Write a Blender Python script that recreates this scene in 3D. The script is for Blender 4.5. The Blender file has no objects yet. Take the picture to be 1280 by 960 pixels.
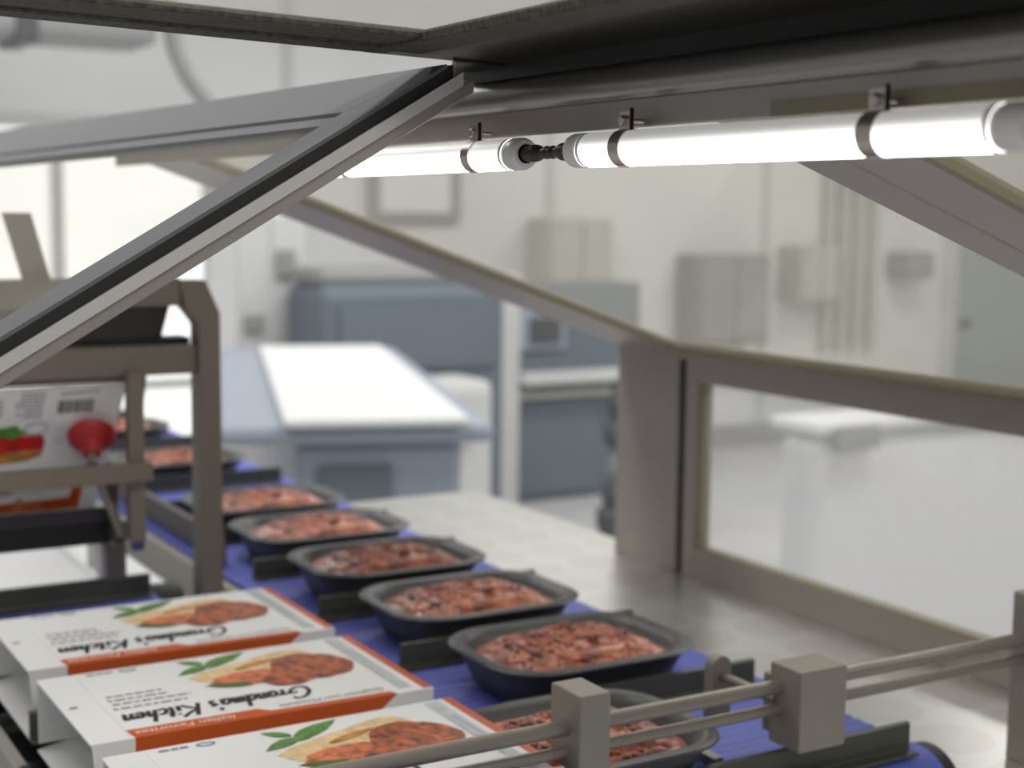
import bpy, bmesh, math, random
from mathutils import Vector, Matrix, noise

# ------------------------------------------------------------------ set-up
# All coordinates below are in "camera heights": 1 unit = S metres, z = 0 is the top of the belts.
S, BELT = 0.4, 0.9
sc = bpy.context.scene
col = sc.collection
def W(p): return Vector((S * p[0], S * p[1], S * p[2] + BELT))
R = math.radians

# camera
YAW, PITCH, ROLL, FPX = 5.32564376e-01, 1.14137370e-01, 1.18808598e-02, 1859.334
fw = Vector((math.sin(YAW) * math.cos(PITCH), math.cos(YAW) * math.cos(PITCH), -math.sin(PITCH)))
rt = Vector((math.cos(YAW), -math.sin(YAW), 0)); up = rt.cross(fw)
r2 = rt * math.cos(ROLL) + up * math.sin(ROLL); u2 = -rt * math.sin(ROLL) + up * math.cos(ROLL)
cd = bpy.data.cameras.new('camera'); cam = bpy.data.objects.new('camera', cd); col.objects.link(cam)
m = Matrix.Identity(4)
for i in range(3): m[i][0], m[i][1], m[i][2] = r2[i], u2[i], -fw[i]
m.translation = W((0, 0, 1)); cam.matrix_world = m
cd.sensor_width = 36; cd.lens = FPX / 1280 * 36; cd.clip_start = 0.02; cd.clip_end = 100
cd.dof.use_dof = True; cd.dof.focus_distance = 2.0 * S; cd.dof.aperture_fstop = 7.0
sc.camera = cam

# world, lights, exposure
w = bpy.data.worlds.new('world'); sc.world = w; w.use_nodes = True
w.node_tree.nodes['Background'].inputs[0].default_value = (0.93, 0.95, 1.0, 1)
w.node_tree.nodes['Background'].inputs[1].default_value = 0.36
vs = sc.view_settings
vs.view_transform = 'Standard'; vs.look = 'None'; vs.gamma = 1.0; vs.use_curve_mapping = False; vs.exposure = 0.0
def area(name, loc, size, energy, colr=(1, 1, 1), aim=None):
    d = bpy.data.lights.new(name, 'AREA'); d.shape = 'RECTANGLE'; d.size, d.size_y = size[0] * S, size[1] * S
    d.energy = energy; d.color = colr
    o = bpy.data.objects.new(name, d); col.objects.link(o); o.location = W(loc)
    if aim: o.rotation_euler = (Vector(aim) - Vector(loc)).to_track_quat('-Z', 'Y').to_euler()
    return o
for (x, y, e) in ((0, -2, 26), (6.5, -2, 26), (0, 5, 26), (7, 5, 26), (13, 5, 36), (1, 11, 30), (7, 11, 30), (14, 11, 32)):
    area('ceiling_panel_light', (x, y, 5.0), (3.0, 1.2), e, (1, 0.985, 0.96))

# ------------------------------------------------------------------ materials
def srgb(r, g, b):
    f = lambda c: (c / 12.92 if c <= 0.04045 else ((c + 0.055) / 1.055) ** 2.4)
    return (f(r / 255), f(g / 255), f(b / 255), 1)
def mat(name, c, rough=0.5, metal=0.0, noise_amt=0.0, noise_scale=40, bump=0.0, bump_scale=200, coat=0.0, spec=0.5, stretch=None):
    mt = bpy.data.materials.new(name); mt.use_nodes = True
    nt = mt.node_tree; b = nt.nodes['Principled BSDF']
    b.inputs['Base Color'].default_value = c; b.inputs['Roughness'].default_value = rough
    b.inputs['Metallic'].default_value = metal; b.inputs['Coat Weight'].default_value = coat
    b.inputs['Specular IOR Level'].default_value = spec
    if noise_amt or bump:
        tc = nt.nodes.new('ShaderNodeTexCoord'); mp = nt.nodes.new('ShaderNodeMapping')
        if stretch: mp.inputs['Scale'].default_value = stretch
        nt.links.new(tc.outputs['Object'], mp.inputs['Vector'])
    if noise_amt:
        n = nt.nodes.new('ShaderNodeTexNoise'); n.inputs['Scale'].default_value = noise_scale; n.inputs['Detail'].default_value = 4
        nt.links.new(mp.outputs[0], n.inputs['Vector'])
        mx = nt.nodes.new('ShaderNodeMix'); mx.data_type = 'RGBA'
        mx.inputs[6].default_value = tuple(max(0, v * (1 - noise_amt)) for v in c[:3]) + (1,)
        mx.inputs[7].default_value = tuple(min(1, v * (1 + noise_amt)) for v in c[:3]) + (1,)
        mr = nt.nodes.new('ShaderNodeMapRange'); mr.inputs['From Min'].default_value = 0.34; mr.inputs['From Max'].default_value = 0.66
        nt.links.new(n.outputs['Fac'], mr.inputs['Value']); nt.links.new(mr.outputs[0], mx.inputs[0]); nt.links.new(mx.outputs[2], b.inputs['Base Color'])
    if bump:
        n2 = nt.nodes.new('ShaderNodeTexNoise'); n2.inputs['Scale'].default_value = bump_scale
        nt.links.new(mp.outputs[0], n2.inputs['Vector'])
        bp = nt.nodes.new('ShaderNodeBump'); bp.inputs['Strength'].default_value = bump; bp.inputs['Distance'].default_value = 0.001
        nt.links.new(n2.outputs['Fac'], bp.inputs['Height']); nt.links.new(bp.outputs[0], b.inputs['Normal'])
    return mt
M = {}
M['taupe'] = mat('taupe_painted_steel', srgb(160, 152, 146), 0.42, 0.35, 0.02, 30, 0.05, 400)
M['taupe_frame'] = mat('hopper_steel', srgb(134, 124, 113), 0.5, 0.3, 0.03, 25)
M['rod'] = mat('rod_steel', srgb(148, 141, 130), 0.38, 0.5)
M['block'] = mat('block_steel', srgb(150, 143, 133), 0.5, 0.25, 0.03, 60)
M['door_grey'] = mat('door_grey_plate', srgb(104, 104, 106), 0.75, 0.0)
M['gasket'] = mat('black_rubber', srgb(34, 33, 31), 0.55)
M['trim_light'] = mat('light_trim', srgb(206, 201, 198), 0.5, 0.1)
M['cast'] = mat('cast_dark_frame', srgb(74, 70, 62), 0.75, 0.2, 0.45, 260, 0.6, 300)
M['dark_gloss'] = mat('dark_gloss', srgb(44, 42, 39), 0.32, 0.3)
M['cover'] = mat('beam_cover', srgb(150, 148, 144), 0.3, 0.85)
M['olive'] = mat('olive_seal_and_light', srgb(134, 126, 104), 0.6)  # rubber seals, and the olive light laid on the lamp flange
M['table'] = mat('table_base', srgb(205, 203, 198), 0.32, 0.8)
M['plate'] = mat('bright_plate', srgb(240, 240, 242), 0.3, 0.6, 0.02, 6)
M['sideframe'] = mat('conveyor_side', srgb(160, 156, 149), 0.55, 0.15)
M['belt'] = mat('blue_belt', srgb(96, 106, 190), 0.55, 0, 0.04, 60)
M['flight'] = mat('flight_black', srgb(78, 78, 69), 0.45, 0.1)
M['drum'] = mat('drum_black', srgb(46, 47, 42), 0.5)
M['tray'] = mat('tray_black_plastic', srgb(72, 73, 73), 0.42, 0, 0.04, 50)
M['card'] = mat('carton_board', srgb(236, 236, 236), 0.55)
M['card_in'] = mat('carton_inside', srgb(214, 214, 212), 0.7)
M['orange'] = mat('orange_ink', srgb(200, 86, 18), 0.5)
M['ink'] = mat('black_ink', srgb(22, 22, 24), 0.5)
M['grey_ink'] = mat('grey_ink', srgb(140, 142, 148), 0.6)
M['blue_ink'] = mat('blue_grey_ink', srgb(120, 140, 165), 0.6)
M['green_ink'] = mat('dark_green_ink', srgb(90, 110, 95), 0.6)
M['white_ink'] = mat('white_ink', srgb(240, 205, 180), 0.6)
M['strip'] = mat('strip_print', srgb(206, 211, 214), 0.6, 0, 0.05, 900)
M['strip_text'] = mat('strip_text_ink', srgb(194, 199, 204), 0.6)
M['leafink'] = mat('leaf_ink', srgb(86, 140, 52), 0.5, 0, 0.28, 160)
M['leafdark'] = mat('leaf_dark_ink', srgb(76, 104, 30), 0.5, 0, 0.3, 90)
M['bread'] = mat('bread_ink', srgb(230, 200, 150), 0.5, 0, 0.16, 150)
M['meatink'] = mat('meat_ink', srgb(164, 82, 34), 0.45, 0, 0.72, 130)
M['sauceink'] = mat('sauce_ink', srgb(206, 112, 66), 0.45, 0, 0.45, 130)
M['tomato'] = mat('tomato_ink', srgb(206, 40, 26), 0.4, 0, 0.35, 60)
M['toast'] = mat('toast_ink', srgb(190, 130, 60), 0.5, 0, 0.4, 80)
M['red'] = mat('red_silicone', srgb(186, 36, 44), 0.42, 0, 0.05, 40)
M['dark_sheet'] = mat('dark_sheet', srgb(84, 80, 76), 0.5, 0.3)
M['black_sheet'] = mat('black_sheet', srgb(26, 25, 24), 0.5)
M['brown_plate'] = mat('brown_plate', srgb(98, 84, 78), 0.5, 0.2)
M['blue_tip'] = mat('blue_tip', srgb(70, 66, 120), 0.5)
M['cable'] = mat('black_cable', srgb(30, 30, 30), 0.4)
M['endcap'] = mat('white_endcap', srgb(226, 224, 220), 0.35)
M['clamp'] = mat('clamp_steel', srgb(196, 186, 178), 0.3, 0.85)
M['clamp_shade'] = mat('clamp_edge_shade', srgb(50, 44, 40), 0.4, 0.8)  # dark tone stands in for shadow on the clamp edge
# room
M['wall'] = mat('wall_white', srgb(226, 226, 224), 0.7, 0, 0.05, 1.2)
M['ceil'] = mat('ceiling_white', srgb(216, 217, 219), 0.8)
M['floor'] = mat('floor_epoxy', srgb(206, 206, 205), 0.28, 0, 0.06, 1.5)
M['bluegrey'] = mat('blue_grey_metal', srgb(108, 117, 126), 0.65, 0, 0.04, 2)
M['bluegrey_lt'] = mat('light_blue_grey', srgb(156, 164, 176), 0.65, 0, 0.03, 2)
M['pale'] = mat('pale_grey', srgb(206, 206, 204), 0.6, 0, 0.04, 2)
M['white'] = mat('white_laminate', srgb(230, 230, 230), 0.6)
M['darkgrey'] = mat('dark_grey', srgb(86, 88, 90), 0.6)
M['midgrey'] = mat('mid_grey', srgb(150, 150, 150), 0.6)
M['beige'] = mat('beige_grey', srgb(186, 184, 178), 0.6)
M['teal'] = mat('teal_grey', srgb(150, 162, 162), 0.6)

# steel table: engine-turned discs (a real finish on the metal)
def table_finish():
    nt = M['table'].node_tree; b = nt.nodes['Principled BSDF']
    tc = nt.nodes.new('ShaderNodeTexCoord'); mp = nt.nodes.new('ShaderNodeMapping')
    mp.inputs['Scale'].default_value = (1 / (0.21 * S),) * 3
    nt.links.new(tc.outputs['Object'], mp.inputs['Vector'])
    v = nt.nodes.new('ShaderNodeTexVoronoi'); v.voronoi_dimensions = '2D'; v.inputs['Scale'].default_value = 1; v.inputs['Randomness'].default_value = 0.12
    nt.links.new(mp.outputs[0], v.inputs['Vector'])
    mu = nt.nodes.new('ShaderNodeMath'); mu.operation = 'MULTIPLY'; mu.inputs[1].default_value = 70
    sn = nt.nodes.new('ShaderNodeMath'); sn.operation = 'SINE'
    nt.links.new(v.outputs['Distance'], mu.inputs[0]); nt.links.new(mu.outputs[0], sn.inputs[0])
    r = nt.nodes.new('ShaderNodeMapRange'); r.inputs['From Min'].default_value = -1; r.inputs['To Min'].default_value = 0.28; r.inputs['To Max'].default_value = 0.32
    nt.links.new(sn.outputs[0], r.inputs['Value']); nt.links.new(r.outputs[0], b.inputs['Roughness'])
    cr = nt.nodes.new('ShaderNodeValToRGB'); e = cr.color_ramp.elements
    e[0].position = 0.0; e[0].color = srgb(205, 203, 198); e[1].position = 0.62; e[1].color = srgb(210, 208, 204)
    k = e.new(0.40); k.color = srgb(202, 199, 193); k = e.new(0.44); k.color = srgb(211, 209, 205)
    nt.links.new(v.outputs['Distance'], cr.inputs[0]); nt.links.new(cr.outputs[0], b.inputs['Base Color'])
table_finish()

def glass(name, tint, haze, haze_col, gloss=0.06):
    mt = bpy.data.materials.new(name); mt.use_nodes = True; nt = mt.node_tree
    nt.nodes.remove(nt.nodes['Principled BSDF']); out = nt.nodes['Material Output']
    t = nt.nodes.new('ShaderNodeBsdfTransparent'); t.inputs[0].default_value = tint
    d = nt.nodes.new('ShaderNodeBsdfDiffuse'); d.inputs[0].default_value = haze_col
    tr = nt.nodes.new('ShaderNodeBsdfTranslucent'); tr.inputs[0].default_value = haze_col
    g = nt.nodes.new('ShaderNodeBsdfGlossy'); g.inputs['Roughness'].default_value = 0.08
    m0 = nt.nodes.new('ShaderNodeMixShader'); nt.links.new(d.outputs[0], m0.inputs[1]); nt.links.new(tr.outputs[0], m0.inputs[2])
    m1 = nt.nodes.new('ShaderNodeMixShader'); m1.inputs[0].default_value = haze
    nt.links.new(t.outputs[0], m1.inputs[1]); nt.links.new(m0.outputs[0], m1.inputs[2])
    m2 = nt.nodes.new('ShaderNodeMixShader'); m2.inputs[0].default_value = gloss
    nt.links.new(m1.outputs[0], m2.inputs[1]); nt.links.new(g.outputs[0], m2.inputs[2])
    nt.links.new(m2.outputs[0], out.inputs['Surface']); return mt
M['glass_warm'] = glass('warm_tinted_glass', (0.97, 0.967, 0.947, 1), 0.13, srgb(232, 229, 216), 0.03)
M['glass_clear'] = glass('clear_window', (0.98, 0.98, 0.98, 1), 0.16, srgb(236, 236, 234), 0.03)

def lamp_mat():
    mt = bpy.data.materials.new('led_tube_diffuser'); mt.use_nodes = True; nt = mt.node_tree; b = nt.nodes['Principled BSDF']
    b.inputs['Base Color'].default_value = srgb(214, 212, 208); b.inputs['Roughness'].default_value = 0.3
    tc = nt.nodes.new('ShaderNodeTexCoord'); sx = nt.nodes.new('ShaderNodeSeparateXYZ'); nt.links.new(tc.outputs['Normal'], sx.inputs[0])
    # the LEDs inside point down: the lower half of the diffuser glows
    r = nt.nodes.new('ShaderNodeMapRange'); r.interpolation_type = 'SMOOTHSTEP'
    r.inputs['From Min'].default_value = 0.95; r.inputs['From Max'].default_value = -0.6
    r.inputs['To Min'].default_value = 0.0; r.inputs['To Max'].default_value = 1.0
    nt.links.new(sx.outputs['Z'], r.inputs['Value'])
    pw = nt.nodes.new('ShaderNodeMath'); pw.operation = 'POWER'; pw.inputs[1].default_value = 2.6; nt.links.new(r.outputs[0], pw.inputs[0])
    ml = nt.nodes.new('ShaderNodeMath'); ml.operation = 'MULTIPLY'; ml.inputs[1].default_value = 5.5; nt.links.new(pw.outputs[0], ml.inputs[0])
    b.inputs['Emission Color'].default_value = (1, 0.985, 0.95, 1); ad = nt.nodes.new('ShaderNodeMath'); ad.inputs[1].default_value = 0.28; nt.links.new(ml.outputs[0], ad.inputs[0])
    nt.links.new(ad.outputs[0], b.inputs['Emission Strength'])
    return mt
M['lamp'] = lamp_mat()

def meal_mat():
    mt = bpy.data.materials.new('minced_meal'); mt.use_nodes = True; nt = mt.node_tree; b = nt.nodes['Principled BSDF']
    tc = nt.nodes.new('ShaderNodeTexCoord')
    n = nt.nodes.new('ShaderNodeTexNoise'); n.inputs['Scale'].default_value = 55; n.inputs['Detail'].default_value = 5; n.inputs['Roughness'].default_value = 0.65
    nt.links.new(tc.outputs['Object'], n.inputs['Vector'])
    g = nt.nodes.new('ShaderNodeNewGeometry')
    ad = nt.nodes.new('ShaderNodeMath'); ad.operation = 'MULTIPLY_ADD'; ad.inputs[1].default_value = 0.42; 
    nt.links.new(g.outputs['Random Per Island'], ad.inputs[0])
    su = nt.nodes.new('ShaderNodeMath'); su.operation = 'SUBTRACT'; su.inputs[1].default_value = 0.21
    nt.links.new(n.outputs['Fac'], su.inputs[0]); nt.links.new(su.outputs[0], ad.inputs[2])
    cr = nt.nodes.new('ShaderNodeValToRGB'); e = cr.color_ramp.elements
    e[0].position = 0.24; e[0].color = srgb(70, 34, 30); e[1].position = 0.76; e[1].color = srgb(222, 146, 100)
    for p, c in ((0.36, (112, 48, 32)), (0.48, (150, 74, 46)), (0.6, (186, 104, 66))):
        k = e.new(p); k.color = srgb(*c)
    nt.links.new(ad.outputs[0], cr.inputs[0]); nt.links.new(cr.outputs[0], b.inputs['Base Color'])
    b.inputs['Roughness'].default_value = 0.45; b.inputs['Coat Weight'].default_value = 0.7; b.inputs['Coat Roughness'].default_value = 0.28
    return mt
M['meal'] = meal_mat()

def emit(name, c, k):
    mt = mat(name, c, 0.3); b = mt.node_tree.nodes['Principled BSDF']
    b.inputs['Emission Color'].default_value = c; b.inputs['Emission Strength'].default_value = k; return mt
M['daylight'] = emit('glowing_glazing', srgb(248, 248, 246), 0.75)  # the pane emits by itself, in place of daylight
# ------------------------------------------------------------------ builders
ORG = {}
class MB:
    def __init__(s): s.v = []; s.f = []
    def add(s, vs_, fs): k = len(s.v); s.v += [tuple(v) for v in vs_]; s.f += [tuple(i + k for i in f) for f in fs]; return s
    def box(s, x0, x1, y0, y1, z0, z1):
        return s.add([(x, y, z) for x in (x0, x1) for y in (y0, y1) for z in (z0, z1)],
                     [(0, 1, 3, 2), (4, 6, 7, 5), (0, 4, 5, 1), (2, 3, 7, 6), (0, 2, 6, 4), (1, 5, 7, 3)])
    def prism(s, prof, axis, a, b):
        n = len(prof)
        put = {'x': lambda p, t: (t, p[0], p[1]), 'y': lambda p, t: (p[0], t, p[1]), 'z': lambda p, t: (p[0], p[1], t)}[axis]
        return s.add([put(p, a) for p in prof] + [put(p, b) for p in prof],
                     [tuple(range(n)), tuple(range(2 * n - 1, n - 1, -1))] + [(i, (i + 1) % n, n + (i + 1) % n, n + i) for i in range(n)])
    def hexa(s, lo, hi):   # two quads of four points
        return s.add(list(lo) + list(hi), [(3, 2, 1, 0), (4, 5, 6, 7), (0, 1, 5, 4), (1, 2, 6, 5), (2, 3, 7, 6), (3, 0, 4, 7)])
    def lathe(s, p0, d, prof, n=28, closed=False):   # prof: (distance along d, radius)
        d = Vector(d).normalized(); p0 = Vector(p0); a = d.orthogonal().normalized(); b = d.cross(a); k = len(prof)
        vs_ = []
        for t, r in prof:
            for i in range(n):
                q = 2 * math.pi * i / n; vs_.append(p0 + d * t + (a * math.cos(q) + b * math.sin(q)) * r)
        fs = [(j * n + i, j * n + (i + 1) % n, (j + 1) * n + (i + 1) % n, (j + 1) * n + i) for j in range(k - 1) for i in range(n)]
        if closed: fs += [((k - 1) * n + i, (k - 1) * n + (i + 1) % n, (i + 1) % n, i) for i in range(n)]
        else: fs += [tuple(range(n)), tuple((k - 1) * n + i for i in range(n))]
        return s.add(vs_, fs)
    def cyl(s, p0, p1, r, n=24):
        d = Vector(p1) - Vector(p0); return s.lathe(p0, d, [(0, r), (d.length, r)], n)
    def poly(s, pts): return s.add(pts, [tuple(range(len(pts)))])
    def mesh(s, name, org=(0, 0, 0), smooth=None):
        me = bpy.data.meshes.new(name)
        me.from_pydata([(S * (v[0] - org[0]), S * (v[1] - org[1]), S * (v[2] - org[2])) for v in s.v], [], s.f)
        bm = bmesh.new(); bm.from_mesh(me); bmesh.ops.recalc_face_normals(bm, faces=bm.faces); bm.to_mesh(me); bm.free()
        if smooth:
            me.polygons.foreach_set('use_smooth', [True] * len(me.polygons)); me.set_sharp_from_angle(angle=R(smooth))
        return me
    def build(s, name, mt, parent=None, smooth=None, bevel=0, org=None):
        o_ = org if org is not None else (ORG.get(parent.name, (0, 0, 0)) if parent else (0, 0, 0))
        me = s.mesh(name, o_, smooth); me.materials.append(M[mt])
        return link(name, me, parent, o_, bevel)
def link(name, me, parent=None, org=(0, 0, 0), bevel=0):
    o = bpy.data.objects.new(name, me); col.objects.link(o)
    if parent: o.parent = parent; ORG[o.name] = org
    else: o.location = W(org); ORG[o.name] = org
    if bevel:
        bv = o.modifiers.new('bevel', 'BEVEL'); bv.width = bevel * S; bv.segments = 2; bv.limit_method = 'ANGLE'
    return o
def tag(o, label, cat, group=None):
    o['label'] = label; o['category'] = cat
    if group: o['group'] = group
    return o
def thing(name, label, cat, loc, group=None):
    o = bpy.data.objects.new(name, None); col.objects.link(o); o.location = W(loc); o.empty_display_size = 0.05
    ORG[o.name] = tuple(loc); return tag(o, label, cat, group)
def struct(name, mb, mt, parent=None, **k):
    o = mb.build(name, mt, parent, **k); o['kind'] = 'structure'; return o
def copy_tree(o, parent=None):
    c = o.copy(); col.objects.link(c)
    if parent: c.parent = parent
    for ch in list(o.children): copy_tree(ch, c)
    return c
def lab(o, s): o['label'] = s; return o

# ------------------------------------------------------------------ room shell
FL = -2.25
struct('floor', MB().box(-9, 22, -5, 17, FL - 0.1, FL), 'floor')
struct('wall_back', MB().box(-9, 22, 16.5, 16.8, FL, 5.4), 'wall')
struct('wall_right', MB().box(21.7, 22, -5, 16.5, FL, 5.4), 'wall')
struct('ceiling', MB().box(-9, 22, -5, 16.8, 5.4, 5.5), 'ceil')
struct('baseboard_back', MB().box(-9, 21.7, 16.4, 16.5, FL, FL + 0.3), 'midgrey')
for i, x in enumerate((3.0, 6.6, 10.2, 13.8, 17.4)):
    struct('trim_%d' % (i + 1), MB().box(x, x + 0.1, 16.44, 16.5, FL + 0.3, 5.4), 'pale')

# ------------------------------------------------------------------ machine guard (the hood)
def sz(x): return 1.119 - 0.351 * (x - 1.174)          # underside of the right-hand slope
XR, XW, ZT = 1.137, 2.69, -0.08
guard = thing('machine_guard', 'taupe steel machine guard hood with sloping glass over both conveyors', 'machine guard', (2.69, 3.7, ZT))
def slope_bar(x0, x1, y0, y1, th=0.03, lift=0.0):
    return MB().prism([(x0, sz(x0) + lift), (x1, sz(x1) + lift), (x1, sz(x1) + lift + th), (x0, sz(x0) + lift + th)], 'y', y0, y1)
slope_bar(1.14, XW, 3.535, 3.90).build('slope_rib', 'taupe', guard, bevel=0.004)
slope_bar(1.14, XW, 1.412, 1.505).build('slope_rib', 'taupe', guard, bevel=0.004)
slope_bar(1.14, XW, 1.285, 1.408).build('slope_rib', 'taupe', guard, bevel=0.004)
lab(slope_bar(1.14, XW, 1.268, 1.285, 0.02).build('seal_or_light_strip', 'olive', guard), 'olive rubber seal along the glass edge')
lab(slope_bar(1.119, 2.61, 3.515, 3.535, 0.02).build('seal_or_light_strip', 'olive', guard), 'olive rubber seal along the glass edge')
lab(slope_bar(2.612, XW, 0.6, 1.268, 0.02).build('seal_or_light_strip', 'olive', guard), 'olive rubber seal along the glass edge')
lab(slope_bar(2.612, XW, 1.505, 3.535, 0.02).build('seal_or_light_strip', 'olive', guard), 'olive rubber seal along the glass edge')
lab(slope_bar(1.119, 2.64, 1.49, 3.55, 0.006, 0.012).build('glass_pane', 'glass_warm', guard), 'warm tinted sloping glass pane')
lab(slope_bar(1.119, 2.64, 0.5, 1.29, 0.006, 0.012).build('glass_pane', 'glass_warm', guard), 'warm tinted sloping glass pane')
# right-hand wall
MB().box(XW, XW + 0.06, 3.578, 3.90, ZT, sz(XW) + 0.01).build('corner_column', 'taupe', guard, bevel=0.004)
lab(MB().box(XW + 0.012, XW + 0.05, 3.541, 3.578, ZT, 0.572).build('joint_strip', 'gasket', guard), 'dark joint between column and window frame')
MB().box(XW, XW + 0.05, 3.482, 3.541, ZT, 0.587).build('window_stile', 'taupe', guard, bevel=0.003)
MB().box(XW, XW + 0.05, 1.41, 1.48, ZT, 0.587).build('window_stile', 'taupe', guard, bevel=0.003)
MB().box(XW, XW + 0.05, 1.48, 3.482, 0.510, 0.587).build('window_rail', 'taupe', guard, bevel=0.003)
MB().box(XW, XW + 0.05, 1.48, 3.482, ZT, 0.009).build('window_rail', 'taupe', guard, bevel=0.003)
lab(MB().box(XW + 0.004, XW + 0.045, 3.466, 3.482, 0.009, 0.510).build('seal_or_light_strip', 'olive', guard), 'olive rubber seal inside the window frame')
lab(MB().box(XW + 0.004, XW + 0.045, 1.48, 3.466, 0.009, 0.016).build('seal_or_light_strip', 'olive', guard), 'olive rubber seal inside the window frame')
lab(MB().box(XW + 0.02, XW + 0.026, 1.47, 3.475, 0.003, 0.515).build('window_pane', 'glass_clear', guard), 'clear hazy window pane')
# ridge beam
MB().box(1.105, 1.117, 0.35, 3.95, 1.111, 1.147).build('lamp_flange', 'taupe', guard, bevel=0.002)
lab(MB().box(1.1035, 1.105, 0.35, 1.31, 1.111, 1.1285).build('seal_or_light_strip', 'olive', guard), 'olive strip standing in for olive light on the lamp flange')  # olive light on the near flange, put in as a coloured strip
cov = [(1.139, 1.1495), (1.131, 1.1525), (1.127, 1.158), (1.125, 1.165), (1.125, 1.174), (1.127, 1.183), (1.131, 1.191), (1.137, 1.197), (1.145, 1.201), (1.22, 1.201), (1.22, 1.1495)]
cov = [(x * 0.972, 1 + (z - 1) * 0.972) for x, z in cov]
lab(MB().prism(cov, 'y', 0.35, 3.95).build('ridge_cover', 'cover', guard, smooth=50), 'rounded satin steel ridge cover')
MB().box(1.12, 1.19, 0.35, 3.95, 1.195, 1.222).build('ridge_spine', 'dark_gloss', guard)
# open door (swung up, nearly level) - x from hinge to the left
def dz(x): return 1.222 - 0.024 * (x - 1.03)
def flat(x0, x1, y0, y1, a, b):
    return MB().prism([(x0, dz(x0) + a), (x1, dz(x1) + a), (x1, dz(x1) + b), (x0, dz(x0) + b)], 'y', y0, y1)
od = lab(flat(0.905, 1.19, 0.3, 1.965, 0, 0.012).build('open_door', 'dark_gloss', guard, bevel=0.003), 'hinged guard door swung up level, dark frame')
lab(flat(-0.9, 0.93, 1.775, 1.872, 0.002, 0.014).build('door_rail', 'cast', od, bevel=0.002), 'rough cast dark rail')
lab(flat(-0.9, 0.94, 1.872, 1.898, 0.005, 0.014).build('gasket', 'gasket', od), 'black gasket')
flat(-0.9, 0.94, 1.898, 1.965, 0.0, 0.016).build('door_edge', 'cast', od, bevel=0.006)
lab(flat(-0.9, 0.93, 0.3, 1.79, 0.008, 0.012).build('glass_pane', 'glass_warm', od), 'warm tinted glass')
lab(flat(0.900, 0.965, 0.3, 1.90, -0.003, 0.012).build('door_rail', 'cast', od, bevel=0.002), 'rough cast dark rail')
lab(MB().prism([(1.03, 1.93), (1.19, 1.93), (1.19, 2.08), (1.10, 2.06)], 'z', 1.2165, 1.232).build('hinge_block', 'dark_gloss', guard, bevel=0.006), 'dark hinge block between the two doors')
# closed door on the left slope
def lz(x): return 1.193 + 0.593 * (x - 0.972)
def lslope(x0, x1, y0, y1, a, b):
    return MB().prism([(x0, lz(x0) - b), (x1, lz(x1) - b), (x1, lz(x1) - a), (x0, lz(x0) - a)], 'y', y0, y1)
cdm = MB()   # outer grey frame: hinge rail, near rail
cdm.prism([(0.885, 1.98), (0.996, 1.88), (1.02, 3.08), (1.085, 5.4), (0.905, 5.4)], 'z', 0, 1)
cdm.prism([(-0.6, 1.88), (0.996, 1.88), (0.885, 1.985), (-0.6, 1.985)], 'z', 0, 1)
cdm.v = [(x, y, lz(x) - 0.006 * (1 - t)) for x, y, t in cdm.v]
cdo = lab(cdm.build('closed_door', 'door_grey', guard), 'hinged guard door closed, grey frame')
lab(lslope(-0.6, 1.006, 1.88, 1.972, 0.006, 0.024).build('gasket', 'gasket', cdo), 'black rubber gasket')
lab(lslope(-0.6, 1.02, 1.875, 1.972, 0.024, 0.043).build('edge_trim', 'trim_light', cdo), 'light grey edge trim')
lslope(-0.6, 1.04, 1.88, 1.972, 0.043, 0.063).build('inner_rail', 'taupe', cdo, bevel=0.002)
lslope(0.862, 0.99, 1.972, 5.4, 0.006, 0.022).build('inner_rail', 'door_grey', cdo)
lab(lslope(-0.6, 0.90, 1.97, 5.4, 0.012, 0.018).build('glass_pane', 'glass_warm', cdo), 'warm tinted glass')

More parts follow.
